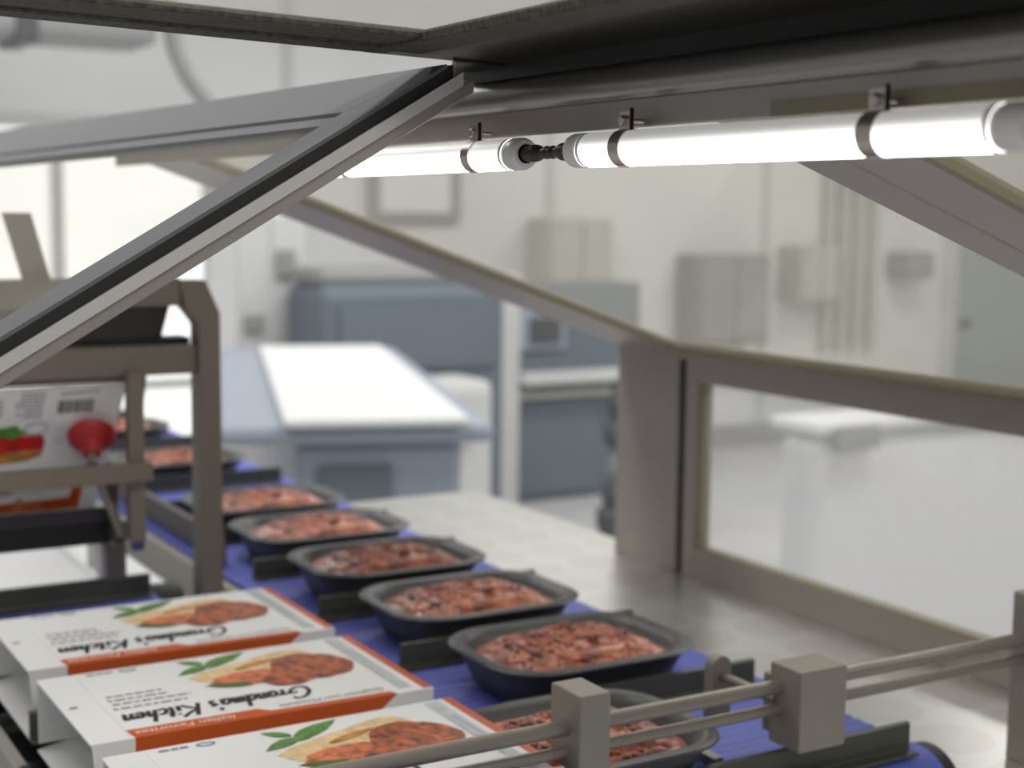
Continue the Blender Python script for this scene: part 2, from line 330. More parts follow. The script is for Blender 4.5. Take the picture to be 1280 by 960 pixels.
# ------------------------------------------------------------------ LED tubes
TX, TZ, TR = 1.08, 1.0830, 0.0225
def led_tube(label, y0, y1, clamps, plug_y0, plug_y1, cap_hi):
    t = thing('led_tube', label, 'tube light', (TX, y0, TZ), 'tube lights under the ridge')
    L = y1 - y0
    MB().lathe((TX, y0 + 0.03, TZ), (0, 1, 0), [(0, TR), (L - 0.06, TR)], 48).build('diffuser', 'lamp', t, smooth=40)
    cap = [(-0.004, 0.010), (-0.004, 0.0185), (0.0, 0.0215), (0.006, 0.0228), (0.024, 0.0228), (0.026, 0.0215), (0.030, 0.0215), (0.032, 0.0228), (0.038, 0.0228)]
    MB().lathe((TX, y0, TZ), (0, 1, 0), cap, 40).build('end_cap', 'endcap', t, smooth=40)
    MB().lathe((TX, y1, TZ), (0, -1, 0), cap, 40).build('end_cap', 'endcap', t, smooth=40)
    d = 1 if plug_y1 > plug_y0 else -1; ln = abs(plug_y1 - plug_y0)
    p = MB().lathe((TX, plug_y0, TZ), (0.0, d, 0), [(-0.004, 0.0105), (0.012, 0.0115), (0.03, 0.0122), (ln * 0.55, 0.0112), (ln * 0.7, 0.0075), (ln * 0.8, 0.0072), (ln * 0.88, 0.0092), (ln, 0.0078)], 24)
    lab(p.build('plug', 'cable', t, smooth=40), 'black cable plug')
    MB().lathe((TX, plug_y0, TZ), (0, d, 0), [(-0.006, 0.0135), (0.004, 0.0135)], 24).build('plug_collar', 'endcap', t, smooth=40)
    for y in clamps:
        c = lab(MB().lathe((TX, y - 0.0115, TZ), (0, 1, 0), [(0, TR + 0.0002), (0, TR + 0.0016), (0.023, TR + 0.0016), (0.023, TR + 0.0002)], 48, True).build('clamp', 'clamp', t, smooth=40), 'polished steel clamp band')
        MB().box(TX - 0.006, TX - 0.004, y - 0.0115, y + 0.0115, TZ + TR, TZ + 0.045).build('clamp_tab', 'clamp', c)
        MB().box(TX - 0.0065, TX - 0.0015, y - 0.0135, y - 0.0115, TZ + TR - 0.001, TZ + 0.049).build('clamp_shade_strip', 'clamp_shade', c)  # shaded edge of the tab, put in as a dark strip
        b = MB().lathe((TX - 0.013, y, TZ + 0.034), (1, 0, 0), [(0, 0.0050), (0.0012, 0.0068), (0.007, 0.0068)], 6)
        b.build('bolt', 'clamp', c)
        MB().lathe((TX - 0.004, y, TZ + 0.034), (1, 0, 0), [(0, 0.0034), (0.020, 0.0034), (0.026, 0.0030)], 12).build('bolt_shank', 'clamp', c, smooth=40)
    return t
led_tube('white LED tube light nearer the camera, ending at right frame edge', 0.925, 1.673, (1.113, 1.553), 1.673, 1.737, 0)
led_tube('white LED tube light farther back, partly behind the closed door rail', 1.805, 2.56, (1.94, 2.398), 1.805, 1.737, 1)

# ------------------------------------------------------------------ steel table
tb = thing('machine_table', 'bright steel table with disc-brushed top right of the tray conveyor', 'table', (2.4, 3.0, FL))
MB().box(2.13, 2.80, 0.5, 5.02, ZT - 0.04, ZT).build('table_top', 'table', tb, bevel=0.004, org=(0, 0, 0)).location = (-S * 2.4, -S * 3.0, -S * FL)
for x in (2.19, 2.72):
    for y in (0.7, 4.9): MB().box(x - 0.04, x + 0.04, y - 0.04, y + 0.04, FL, ZT - 0.04).build('leg', 'sideframe', tb)

# ------------------------------------------------------------------ conveyors
PITCH = 0.4526; MP = PITCH / 5
def module_profile(n=3):
    q = [(0.0005, -0.03), (0.0005, -0.0025)]
    for i in range(n):
        a = MP * i / n
        for t, h in ((0.05, -0.0022), (0.18, -0.0006), (0.32, 0.0), (0.68, 0.0), (0.82, -0.0006), (0.95, -0.0022)): q.append((a + t * MP / n, h))
    q += [(MP - 0.0005, -0.0025), (MP - 0.0005, -0.03)]
    return q
def conveyor(name, label, x0, x1, ya, yb, flights, fx0, fx1, near_wrap, far_wrap, dr=0.085):
    t = thing(name, label, 'conveyor', ((x0 + x1) / 2, ya, FL))
    o0 = ORG[t.name]
    n = int(round((yb - ya) / MP)); first = None
    me = MB().prism(module_profile(), 'x', x0, x1).mesh('belt_module', (0, 0, 0)); me.materials.append(M['belt'])
    def place(y, z, rx):
        o = bpy.data.objects.new('belt_module', me); col.objects.link(o); o.parent = t
        o.location = (-S * o0[0], S * (y - o0[1]), S * (z - o0[2])); o.rotation_euler = (rx, 0, 0)
    for i in range(n): place(ya + i * MP, 0, 0)
    ye = ya + n * MP
    def turn(yc, sgn):
        a_ = [R(a) for a in range(0, 181, 10)]
        pr = [(yc + sgn * dr * math.sin(a), -dr + (dr - 0.0005) * math.cos(a)) for a in a_] + [(yc + sgn * (dr - 0.02) * math.sin(a), -dr + (dr - 0.02) * math.cos(a)) for a in reversed(a_)]
        MB().prism(pr, 'x', x0, x1).build('belt_turn', 'belt', t, smooth=40)
    if near_wrap: turn(ya, -1)
    if far_wrap: turn(ye, 1)
    fme = MB().prism([(-0.03, 0.001), (-0.03, 0.006), (-0.006, 0.006), (-0.004, 0.010), (-0.004, 0.055), (0.004, 0.058), (0.006, 0.056), (0.006, 0.001)], 'x', fx0, fx1).mesh('flight', (0, 0, 0)); fme.materials.append(M['flight'])
    for y in flights:
        o = bpy.data.objects.new('flight', fme); col.objects.link(o); o.parent = t; o.location = (-S * o0[0], S * (y - o0[1]), S * (-o0[2]))
    return t, ye
flY = [1.956 + PITCH * k for k in range(0, 14)]
tc, ye = conveyor('tray_conveyor', 'blue modular belt conveyor with black flights carrying the meal trays', 1.362, 2.075, 1.965, 8.2, flY, 1.41, 2.03, True, False)
for (a, b) in ((1.335, 1.36), (2.077, 2.087)):
    MB().box(a, b, 2.02, 8.2, -0.12, -0.012).build('side_frame', 'sideframe', tc, bevel=0.003)
MB().lathe((1.345, 1.965, -0.085), (1, 0, 0), [(0, 0.05), (0.02, 0.05), (0.02, 0.056), (0.725, 0.056), (0.733, 0.056), (0.733, 0.084), (0.758, 0.084), (0.764, 0.078), (0.76, 0.02), (0.775, 0.02)], 36).build('end_drum', 'drum', tc, smooth=40)
gr = MB().prism([(1.395, 0.004), (1.400, 0.004), (1.400, 0.088), (1.395, 0.094), (1.372, 0.094), (1.372, 0.088), (1.395, 0.088)], 'y', 3.95, 5.05)
lab(gr.build('side_guide', 'dark_sheet', tc), 'upright steel side guide')
for y in (2.1, 5.0, 8.0):
    for x in (1.347, 2.082): MB().box(x - 0.008, x + 0.008, y, y + 0.1, FL, -0.12).build('leg', 'sideframe', tc)

cc, ye2 = conveyor('carton_conveyor', 'blue belt conveyor with black flights carrying the white cartons', 0.70, 1.13, 1.4, 3.85, [1.89, 2.343, 2.795, 3.248, 3.745], 0.60, 1.118, False, True, 0.045)
MB().box(0.588, 1.144, 1.2, 3.70, -0.15, -0.125).build('under_tray', 'black_sheet', cc)  # black sheet added to keep the gap beside the belt dark
MB().box(0.56, 0.587, 1.2, 3.8, -0.16, -0.03).build('side_frame', 'sideframe', cc, bevel=0.003)
MB().box(1.145, 1.165, 1.2, 3.45, -0.16, -0.03).build('side_frame', 'sideframe', cc, bevel=0.003)
MB().lathe((0.585, ye2 - 0.0, -0.043), (1, 0, 0), [(0, 0.03), (0.02, 0.03), (0.55, 0.03), (0.552, 0.045), (0.635, 0.045), (0.645, 0.040)], 32).build('end_drum', 'drum', cc, smooth=40)
for y in (2.4, 2.85, 3.3): MB().cyl((0.575, y, -0.085), (1.15, y, -0.085), 0.022).build('roller_shaft', 'drum', cc, smooth=40)
for y, z in ((2.72, -0.028), (2.56, -0.028), (3.0, -0.028)): MB().lathe((0.574, y, z), (0, 0, 1), [(0, 0.012), (0.006, 0.012), (0.008, 0.009)], 6).build('bolt', 'drum', cc)
for y in (1.3, 3.4):
    for x in (0.573, 1.155): MB().box(x - 0.009, x + 0.009, y, y + 0.08, FL, -0.16).build('leg', 'sideframe', cc)

# ------------------------------------------------------------------ meal trays
def rrect(hx, hy, r, n=10):
    p = []
    for cx, cy, a0 in ((hx - r, hy - r, 0), (-hx + r, hy - r, 90), (-hx + r, -hy + r, 180), (hx - r, -hy + r, 270)):
        for i in range(n + 1):
            a = R(a0 + 90 * i / n); p.append((cx + r * math.cos(a), cy + r * math.sin(a)))
    return p
HX, HY = 0.247, 0.187
def tray_shell():
    mb = MB(); rings = []
    for ins, z, r in ((0.075, 0.0, 0.06), (0.060, 0.002, 0.075), (0.050, 0.012, 0.085), (0.022, 0.078, 0.10), (0.020, 0.086, 0.105), (0.004, 0.088, 0.118), (0.0, 0.091, 0.12), (0.003, 0.0945, 0.118),
                      (0.020, 0.0955, 0.105), (0.030, 0.0925, 0.10), (0.040, 0.080, 0.092), (0.075, 0.018, 0.07), (0.095, 0.012, 0.06)):
        rings.append([(x, y, z) for x, y in rrect(HX - ins, HY - ins, r)])
    n = len(rings[0])
    vs_ = [v for rg in rings for v in rg]
    fs = [(j * n + i, j * n + (i + 1) % n, (j + 1) * n + (i + 1) % n, (j + 1) * n + i) for j in range(len(rings) - 1) for i in range(n)]
    fs += [tuple(range(n - 1, -1, -1)), tuple((len(rings) - 1) * n + i for i in range(n))]
    return mb.add(vs_, fs)
random.seed(4)
def meal_h(x, y, q):
    p = Vector((x * 26, y * 26, 3.1))
    a = noise.noise(p); b = noise.noise(p * 2.3 + Vector((9, 2, 0))); c = noise.noise(p * 4.9)
    dome = (1 - q ** 2.6)
    return 0.064 + 0.036 * dome + (0.014 * a + 0.011 * abs(b) + 0.006 * c) * (0.4 + 0.6 * dome) + 0.006 * math.sin(x * 9 + 1)
def meal_mesh():
    mb = MB(); N, K = 132, 40
    hx, hy = HX - 0.05, HY - 0.040
    rim = rrect(hx, hy, 0.085, N // 4 - 1); n = len(rim)
    vs_ = [(0, 0, meal_h(0, 0, 0))]; fs = []
    for k in range(1, K + 1):
        q = k / K
        for i, (x, y) in enumerate(rim):
            wob = 1 + 0.05 * noise.noise(Vector((x * 14, y * 14, 7))) * q
            X, Y = x * q * wob, y * q * wob
            z = meal_h(X, Y, q) if k < K else 0.056
            vs_.append((X, Y, z))
    for i in range(n): fs.append((0, 1 + i, 1 + (i + 1) % n))
    for k in range(K - 1):
        for i in range(n):
            a = 1 + k * n; fs.append((a + i, a + n + i, a + n + (i + 1) % n, a + (i + 1) % n))
    return mb.add(vs_, fs)
def lumps_mesh(count=520):
    mb = MB(); bm = bmesh.new(); bmesh.ops.create_icosphere(bm, subdivisions=1, radius=1); bm.verts.index_update()
    bv = [v.co.copy() for v in bm.verts]; bf = [tuple(v.index for v in f.verts) for f in bm.faces]; bm.free()
    hx, hy = HX - 0.062, HY - 0.052
    for _ in range(count):
        while True:
            x, y = random.uniform(-1, 1), random.uniform(-1, 1)
            q = (abs(x) ** 3.2 + abs(y) ** 3.2) ** (1 / 3.2)
            if q < 1: break
        X, Y = x * hx, y * hy
        s = random.uniform(0.0036, 0.0085); el = random.choice((1, 1.2, 1.9, 2.6))
        m3 = Matrix.Rotation(random.uniform(0, 6.28), 3, 'Z') @ Matrix.Rotation(random.uniform(-0.5, 0.5), 3, 'X')
        z = meal_h(X, Y, q) + s * 0.15
        mb.add([m3 @ Vector((v.x * s * el, v.y * s * random.uniform(0.85, 1.15), v.z * s * 0.75)) + Vector((X, Y, z)) for v in bv], bf)
    return mb
PROTO = None
def tray(label, x, y, z=0.0):
    global PROTO
    if PROTO is None:
        t = thing('ready_meal_tray', label, 'food tray', (x, y, 0.0), 'ready meal trays on the belt'); PROTO = t
        tray_shell().build('tray_shell', 'tray', t, smooth=45, org=(0, 0, 0))
        ml = lab(meal_mesh().build('meal', 'meal', t, smooth=80, org=(0, 0, 0)), 'red brown minced meat and pasta meal')
        lu = lumps_mesh().build('mince_pieces', 'meal', ml, smooth=80, org=(0, 0, 0)); lu['kind'] = 'stuff'
        return t
    c = copy_tree(PROTO); c.location = W((x, y, z)); c['label'] = label; return c
TXc = 1.688
tray('black tray of red minced meal, largest whole tray on the blue belt', TXc, 2.602)
tray('black tray of minced meal directly behind the largest whole tray', TXc, 2.602 + PITCH)
tray('black tray of minced meal, third whole tray from the camera', TXc, 2.602 + 2 * PITCH)
tray('black tray of minced meal, fourth whole tray from the camera', TXc, 2.602 + 3 * PITCH)
tray('black tray of minced meal in front of the empty belt slot, cut by grey post', TXc, 2.602 + 4 * PITCH)
tray('pale looking black meal tray just behind the empty belt slot', TXc, 2.602 + 6 * PITCH)
tray('farthest black meal tray at the far left end of the blue belt', TXc, 2.602 + 8 * PITCH)
tray('black tray of minced meal being pushed into the front carton, behind block', TXc - 0.312, 2.120, 0.0042)

# ------------------------------------------------------------------ cartons
def font_mesh(name, txt, size, shear=0.0, bold=0.0):
    cu = bpy.data.curves.new(name, 'FONT'); cu.body = txt; cu.size = size * S; cu.shear = shear; cu.offset = bold * S; cu.resolution_u = 3
    o = bpy.data.objects.new(name, cu); col.objects.link(o); bpy.context.view_layer.update()
    me = bpy.data.meshes.new_from_object(o.evaluated_get(bpy.context.evaluated_depsgraph_get())); me.name = name
    bpy.data.objects.remove(o); bpy.data.curves.remove(cu)
    return me
GL = {
 'G': ([[(2.1, 1.75), (1.6, 2.05), (.8, 1.8), (.25, 1.0), (.4, .2), (1.1, -.05), (1.8, .3), (2.1, .95), (1.35, .85)]], 2.4),
 'r': ([[(0, .75), (.25, .95), (.3, .6), (.25, 0)], [(.28, .6), (.55, .95), (.8, .85)]], .85),
 'a': ([[(.8, .85), (.4, 1.0), (.05, .5), (.25, .02), (.6, .25), (.8, .85), (.75, .15), (.95, .05)]], 1.0),
 'n': ([[(0, .8), (.2, .95), (.2, 0)], [(.2, .55), (.55, 1.0), (.75, .8), (.72, .15), (.95, .05)]], 1.05),
 'd': ([[(.75, .8), (.4, 1.0), (.05, .5), (.25, .02), (.6, .25), (.8, .9)], [(1.0, 2.1), (.82, .9), (.78, .1), (1, .05)]], 1.05),
 'm': ([[(0, .8), (.2, .95), (.2, 0)], [(.2, .55), (.5, 1), (.65, .8), (.62, 0)], [(.62, .55), (.95, 1), (1.1, .8), (1.08, .15), (1.3, .05)]], 1.4),
 "'": ([[(.2, 2.0), (.12, 1.55)]], .3),
 's': ([[(.65, .9), (.35, 1.0), (.15, .75), (.5, .45), (.5, .1), (.05, .05)]], .8),
 'K': ([[(.45, 2.1), (.25, 1.0), (.1, -.05)], [(1.55, 2.1), (.9, 1.4), (.25, .95), (.9, .5), (1.5, -.05)]], 1.65),
 'i': ([[(.1, .9), (.1, .1), (.3, .05)], [(.14, 1.35), (.18, 1.55)]], .42),
 't': ([[(.35, 1.75), (.22, .8), (.25, .1), (.5, .05)], [(0, 1.1), (.6, 1.15)]], .55),
 'c': ([[(.7, .85), (.4, 1), (.08, .5), (.3, .02), (.75, .2)]], .82),
 'h': ([[(.38, 2.1), (.22, 1), (.15, 0)], [(.18, .5), (.5, 1), (.7, .8), (.66, .15), (.9, .05)]], 1.0),
 'e': ([[(.1, .45), (.6, .6), (.55, .95), (.25, .95), (.06, .5), (.3, .02), (.75, .2)]], .82)}
def catmull(p, n=5):
    q = [p[0]] + list(p) + [p[-1]]; out = []
    for i in range(1, len(q) - 2):
        for k in range(n):
            t = k / n; a, b, c, d = q[i - 1], q[i], q[i + 1], q[i + 2]
            out.append(tuple(0.5 * (2 * b[j] + (c[j] - a[j]) * t + (2 * a[j] - 5 * b[j] + 4 * c[j] - d[j]) * t * t + (3 * b[j] - a[j] - 3 * c[j] + d[j]) * t ** 3) for j in (0, 1)))
    out.append(p[-1]); return out
def script_word(mb, word, f, scale, wid):     # f maps (tx, ty) onto the card
    x = 0
    for ch in word:
        st, adv = GL[ch]
        for s_ in st:
            pts = [((px + x + 0.22 * py) * scale, py * scale) for px, py in catmull(s_)]
            L_, R_ = [], []
            for i, p in enumerate(pts):
                a = pts[max(0, i - 1)]; b = pts[min(len(pts) - 1, i + 1)]
                dx, dy = b[0] - a[0], b[1] - a[1]; l = math.hypot(dx, dy) or 1; nx, ny = -dy / l, dx / l
                h = wid * (0.32 + 0.30 * abs(dy / l))
                L_.append((p[0] + nx * h, p[1] + ny * h)); R_.append((p[0] - nx * h, p[1] - ny * h))
            for i in range(len(pts) - 1):
                mb.poly([f(*L_[i]), f(*L_[i + 1]), f(*R_[i + 1]), f(*R_[i])])
        x += adv
CH, CD = 0.125, 0.388        # carton height and depth; local x measured from the flap end
def blob(cx, cy, rx, ry, z, rot=0, n=28, wob=0.06, seed=1):
    out = []
    for i in range(n):
        a = 2 * math.pi * i / n; k = 1 + wob * noise.noise(Vector((math.cos(a) * 2 + seed, math.sin(a) * 2, seed * 3)))
        x, y = rx * k * math.cos(a), ry * k * math.sin(a); c, s_ = math.cos(rot), math.sin(rot)
        out.append((cx + x * c - y * s_, cy + x * s_ + y * c, z))
    return out
def leaf(a, b, wd, z):
    ax, ay = a; bx, by = b; dx, dy = bx - ax, by - ay; pts = []
    for t in (0, .15, .35, .6, .8, 1): pts.append((ax + dx * t - dy * wd * math.sin(math.pi * t ** 0.8), ay + dy * t + dx * wd * math.sin(math.pi * t ** 0.8), z))
    for t in (.8, .6, .35, .15): pts.append((ax + dx * t + dy * wd * math.sin(math.pi * t ** 0.8), ay + dy * t - dx * wd * math.sin(math.pi * t ** 0.8), z))
    return pts
CPROTO = None
def carton(label, y):
    global CPROTO
    X0 = 0.607
    if CPROTO is not None:
        c = copy_tree(CPROTO); c.location = W((X0, y, 0.0)); c['label'] = label; return c
    t = thing('meal_carton', label, 'carton', (X0, y, 0.0), 'meal cartons on the belt'); CPROTO = t
    O = (0, 0, 0); th = 0.004; xf, xe = 0.068, 0.632; zt = CH
    kw = dict(org=O)
    MB().box(xf, xe, 0, CD, zt - th, zt).build('top_panel', 'card', t, **kw)
    MB().box(xf, xe, 0, th, th, zt - th).build('side_panel', 'card', t, **kw)
    MB().box(xf, xe, CD - th, CD, th, zt - th).build('side_panel', 'card', t, **kw)
    MB().box(xf, xe, 0, CD, 0.001, th).build('bottom_panel', 'card', t, **kw)
    MB().box(0.0, xf - 0.0005, 0, CD, zt - th, zt).build('end_flap', 'card', t, **kw)
    MB().hexa([(0.012, 0.0, 0.001), (xf, 0, 0.001), (xf, th, 0.001), (0.012, th, 0.001)], [(0.002, 0, zt - th), (xf, 0, zt - th), (xf, th, zt - th), (0.002, th, zt - th)]).build('end_flap', 'card', t, **kw)
    MB().box(0.002, xf, CD - th, CD, 0.004, zt - th).build('end_flap', 'card', t, **kw)
    MB().prism([(0.0, -0.012), (xf, 0.001), (xf, 0.005), (0.0, -0.008)], 'y', 0.0, CD).build('end_flap', 'card', t, **kw)
    z1, z2, z3, z4 = zt + 0.0005, zt + 0.0010, zt + 0.0015, zt + 0.0020
    # orange band, on the top and over the near edge
    ob = MB()
    ob.poly([(0.069, 0.042, z1), (0.302, 0.042, z1), (0.322, 0.022, z1), (0.552, 0.019, z1), (0.558, 0.0, z1), (0.074, 0.0, z1)])
    ob.poly([(0.074, -0.0005, z1), (0.558, -0.0005, z1), (0.50, -0.0005, zt - 0.045), (0.074, -0.0005, zt - 0.045)])
    ob.poly([(0.615, CD, z1), (0.632, CD, z1), (0.632, 0.006, z1), (0.615, 0.006, z1)])
    lab(ob.build('orange_band', 'orange', t, **kw), 'orange printed band')
    # brand lettering (upside down as seen from the camera)
    bl = MB(); s_ = 0.0212
    script_word(bl, "Grandma's", lambda a, b: (0.432 - a, 0.120 - b * 1.45, z2), 0.0197, 0.0066)
    script_word(bl, "Kitchen", lambda a, b: (0.223 - a, 0.120 - b * 1.27, z2), 0.0224, 0.0066)
    lab(bl.build('brand_lettering', 'ink', t, **kw), 'black script lettering')
    def line(name, txt, size, mt, x, yb, shear=0.0, bold=0.0, width=None, z=z2):
        me = font_mesh(name, txt, size, shear, bold); me.materials.append(M[mt]) if not me.materials else None
        me.materials.clear(); me.materials.append(M[mt])
        if width:
            wmax = max(v.co.x for v in me.vertices); k = width * S / wmax
            for v in me.vertices: v.co.x *= k
        o = link(name, me, t, (0, 0, 0)); o.location = (S * x, S * yb, S * z); o.rotation_euler = (0, 0, math.pi); return o
    lab(line('slogan_lettering', 'Italian Favorites', 0.027, 'white_ink', 0.258, 0.030, 0.15, 0.0004, 0.178), 'white lettering on the orange band')
    line('dish_lettering', 'Spaghetti con Meatballs', 0.021, 'green_ink', 0.548, 0.043, 0.2, 0.0, 0.205)
    # blocks of small grey text: short dashes, unreadable in the photograph too
    tx = MB(); rnd = random.Random(3)
    for k, (xa, xb, yy) in enumerate(((0.086, 0.19, 0.226), (0.083, 0.195, 0.203), (0.085, 0.228, 0.180), (0.08, 0.214, 0.155))):
        x = xa
        while x < xb:
            l = rnd.uniform(0.008, 0.022); tx.poly([(x, yy - 0.0035, z2), (min(x + l, xb), yy - 0.0035, z2), (min(x + l, xb), yy + 0.0035, z2), (x, yy + 0.0035, z2)]); x += l + 0.004
    tx.poly([(0.014, 0.192, z2), (0.028, 0.192, z2), (0.028, 0.202, z2), (0.014, 0.202, z2)])
    lab(tx.build('small_text', 'grey_ink', t, **kw), 'lines of fine grey text')['kind'] = 'stuff'
    bt = MB()
    for xa, l in ((0.088, 0.016), (0.108, 0.012), (0.123, 0.014)): bt.poly([(xa, 0.366, z2), (xa + l, 0.366, z2), (xa + l, 0.374, z2), (xa, 0.374, z2)])
    e1, e2 = blob(0.166, 0.368, 0.017, 0.009, z2, 0, 20, 0), blob(0.166, 0.368, 0.012, 0.0055, z2, 0, 20, 0)
    for i in range(20): bt.poly([e1[i], e1[(i + 1) % 20], e2[(i + 1) % 20], e2[i]])
    bt.build('corner_emblem', 'blue_ink', t, **kw)
    # nutrition strip
    lab(MB().poly([(0.573, CD - 0.008, z1), (0.606, CD - 0.008, z1), (0.600, 0.022, z1), (0.573, 0.022, z1)]).build('text_strip', 'strip', t, **kw), 'pale grey strip of fine text')
    st = MB(); y = 0.03
    while y < CD - 0.015:
        for xa, xb in ((0.575, 0.585), (0.587, 0.600)):
            if rnd.random() < 0.85: st.poly([(xa, y, z2), (xa + (xb - xa) * rnd.uniform(.6, 1), y, z2), (xa + (xb - xa) * .9, y + 0.0032, z2), (xa, y + 0.0032, z2)])
        y += 0.0066
    st.build('fine_text', 'strip_text', t, **kw)
    # serving picture: wrap with meatballs and basil
    pm = lab(MB().poly([(0.250, 0.262, z1), (0.262, 0.235, z1), (0.29, 0.205, z1), (0.33, 0.182, z1), (0.40, 0.16, z1), (0.47, 0.17, z1), (0.50, 0.22, z1), (0.52, 0.30, z1), (0.50, 0.345, z1), (0.47, 0.352, z1), (0.44, 0.345, z1), (0.39, 0.325, z1), (0.33, 0.305, z1), (0.28, 0.285, z1)]).build('meal_picture', 'bread', t, **kw), 'printed picture of a filled flatbread')
    MB().poly(blob(0.36, 0.215, 0.085, 0.040, z2, 0.05, 28, 0.15, 2)).build('sauce_print', 'sauceink', pm, **kw)
    mk = MB(); mk.poly(blob(0.487, 0.232, 0.074, 0.085, z3, 0.5, 32, 0.12, 3)); mk.poly(blob(0.418, 0.178, 0.050, 0.042, z4, 0.0, 28, 0.12, 5))
    mk.build('meat_print', 'meatink', pm, **kw)
    MB().poly(blob(0.392, 0.29, 0.05, 0.011, z2, 0.35, 20, 0.1, 8)).build('toast_print', 'toast', pm, **kw)
    lf = MB(); lf.poly(leaf((0.30, 0.318), (0.402, 0.378), 0.17, z2)); lf.poly(leaf((0.31, 0.325), (0.240, 0.288), 0.20, z3)); lf.poly(leaf((0.305, 0.335), (0.262, 0.372), 0.20, z3)); lf.poly(leaf((0.30, 0.31), (0.35, 0.335), 0.2, z4))
    lf.build('basil_print', 'leafink', pm, **kw)
    MB().poly([(0.262, 0.205, z3), (0.29, 0.182, z3), (0.32, 0.170, z3), (0.348, 0.172, z3), (0.34, 0.195, z3), (0.30, 0.207, z3)]).build('leaf_print', 'leafdark', pm, **kw)
    return t
carton('white and orange meal carton farthest back, nearest the grey post', 2.376 + PITCH)
carton('white and orange meal carton in the middle of the three cartons', 2.376)
carton('white and orange meal carton nearest the camera, under the guide rods', 2.376 - PITCH)

# ------------------------------------------------------------------ pusher with guide rods
pu = thing('tray_pusher', 'grey tray pusher of two blocks sliding on twin steel rods', 'pusher', (2.34, 1.945, ZT))
MB().cyl((0.3, 1.945, 0.180), (2.36, 1.945, 0.180), 0.0135).build('guide_rod', 'rod', pu, smooth=40)
MB().cyl((0.3, 1.945, 0.1395), (2.36, 1.945, 0.1395), 0.0105).build('guide_rod', 'rod', pu, smooth=40)
MB().box(1.253, 1.312, 1.902, 1.99, 0.100, 0.243).build('slide_block', 'block', pu, bevel=0.003)
MB().box(1.697, 1.803, 1.886, 1.968, 0.075, 0.220).build('slide_block', 'block', pu, bevel=0.003)
pl = [(1.672 + 0.0215 + 0.0215 * math.cos(R(a)), 0.172 + 0.0215 * math.sin(R(a))) for a in range(0, 181, 15)] + [(1.672, 0.070), (1.715, 0.070)]
lab(MB().prism(pl, 'y', 2.098, 2.122).build('push_plate', 'block', pu, smooth=30), 'upright plate with a rounded top')
MB().box(1.735, 1.750, 1.966, 2.03, 0.07, 0.178).build('push_plate', 'block', pu, bevel=0.002)
MB().cyl((1.696, 1.95, 0.155), (1.696, 2.10, 0.155), 0.009).build('tie_rod', 'rod', pu, smooth=40)
MB().box(1.650, 1.672, 2.06, 2.18, 0.006, 0.018).build('guide_bar', 'rod', pu)
MB().box(2.340, 2.41, 1.90, 1.99, ZT, 0.264).build('end_post', 'block', pu, bevel=0.003)

# ------------------------------------------------------------------ carton magazine
YM = 3.60
mg = thing('carton_magazine', 'grey steel magazine frame holding carton blanks above the carton conveyor', 'machine', (1.22, YM, -0.3))
fr = [(1.203, FL), (1.265, FL), (1.2595, 0.743), (1.222, 0.826), (1.155, 0.826), (1.168, 0.760), (1.203, 0.715)]
MB().prism(fr, 'y', YM - 0.02, YM + 0.05).build('post', 'taupe_frame', mg, bevel=0.003)
MB().box(0.56, 1.160, YM - 0.015, YM + 0.05, 0.763, 0.832).build('top_bar', 'taupe_frame', mg, bevel=0.003)
MB().box(0.56, 1.203, YM - 0.005, YM + 0.045, 0.592, 0.664).build('cross_bar', 'taupe_frame', mg, bevel=0.003)
MB().hexa([(0.788, YM, 0.832), (0.848, YM, 0.832), (0.848, YM + 0.03, 0.832), (0.788, YM + 0.03, 0.832)], [(0.745, YM, 0.988), (0.806, YM, 0.988), (0.806, YM + 0.03, 0.988), (0.745, YM + 0.03, 0.988)]).build('strut', 'taupe_frame', mg)
MB().prism([(0.56, 0.764), (1.162, 0.762), (1.138, 0.678), (0.56, 0.684)], 'y', YM + 0.08, YM + 0.10).build('chute_plate', 'dark_sheet', mg)
MB().box(0.56, 1.20, YM + 0.045, YM + 0.12, 0.652, 0.680).build('chute_edge', 'black_sheet', mg)
MB().box(0.56, 1.02, YM + 0.0, YM + 0.05, 0.580, 0.593).build('blank_stop', 'brown_plate', mg)
MB().prism([(YM + 0.03, 0.60), (YM + 0.095, 0.60), (YM + 0.155, 0.34), (YM + 0.12, 0.34)], 'x', 1.075, 1.085).build('side_plate', 'brown_plate', mg)
MB().box(1.012, 1.050, YM - 0.06, YM - 0.025, 0.19, 0.605).build('front_bar', 'taupe_frame', mg, bevel=0.002)
lab(MB().box(1.018, 1.046, YM - 0.058, YM - 0.027, 0.168, 0.192).build('bar_tip', 'blue_tip', mg), 'dark blue plastic tip')
MB().box(0.56, 1.060, YM - 0.095, YM - 0.06, 0.345, 0.390).build('front_bar', 'taupe_frame', mg, bevel=0.002)
MB().prism([(YM - 0.03, 0.36), (YM + 0.06, 0.36), (YM + 0.04, 0.17), (YM - 0.01, 0.17)], 'x', 0.985, 0.992).build('side_plate', 'brown_plate', mg)
MB().prism([(YM + 0.020, 0.266), (YM + 0.028, 0.268), (YM + 0.040, 0.238), (YM + 0.20, 0.238), (YM + 0.20, 0.230), (YM + 0.034, 0.230)], 'x', 0.56, 0.985).build('trough', 'dark_sheet', mg)
MB().box(0.56, 0.985, YM + 0.045, YM + 0.20, 0.172, 0.230).build('trough', 'black_sheet', mg)
MB().box(1.055, 1.110, YM + 0.33, YM + 0.39, FL, 0.11).build('support_leg', 'taupe_frame', mg)
lab(MB().box(1.041, 1.055, YM + 0.33, YM + 0.38, FL, 0.11).build('leg_edge', 'trim_light', mg), 'light steel edge')

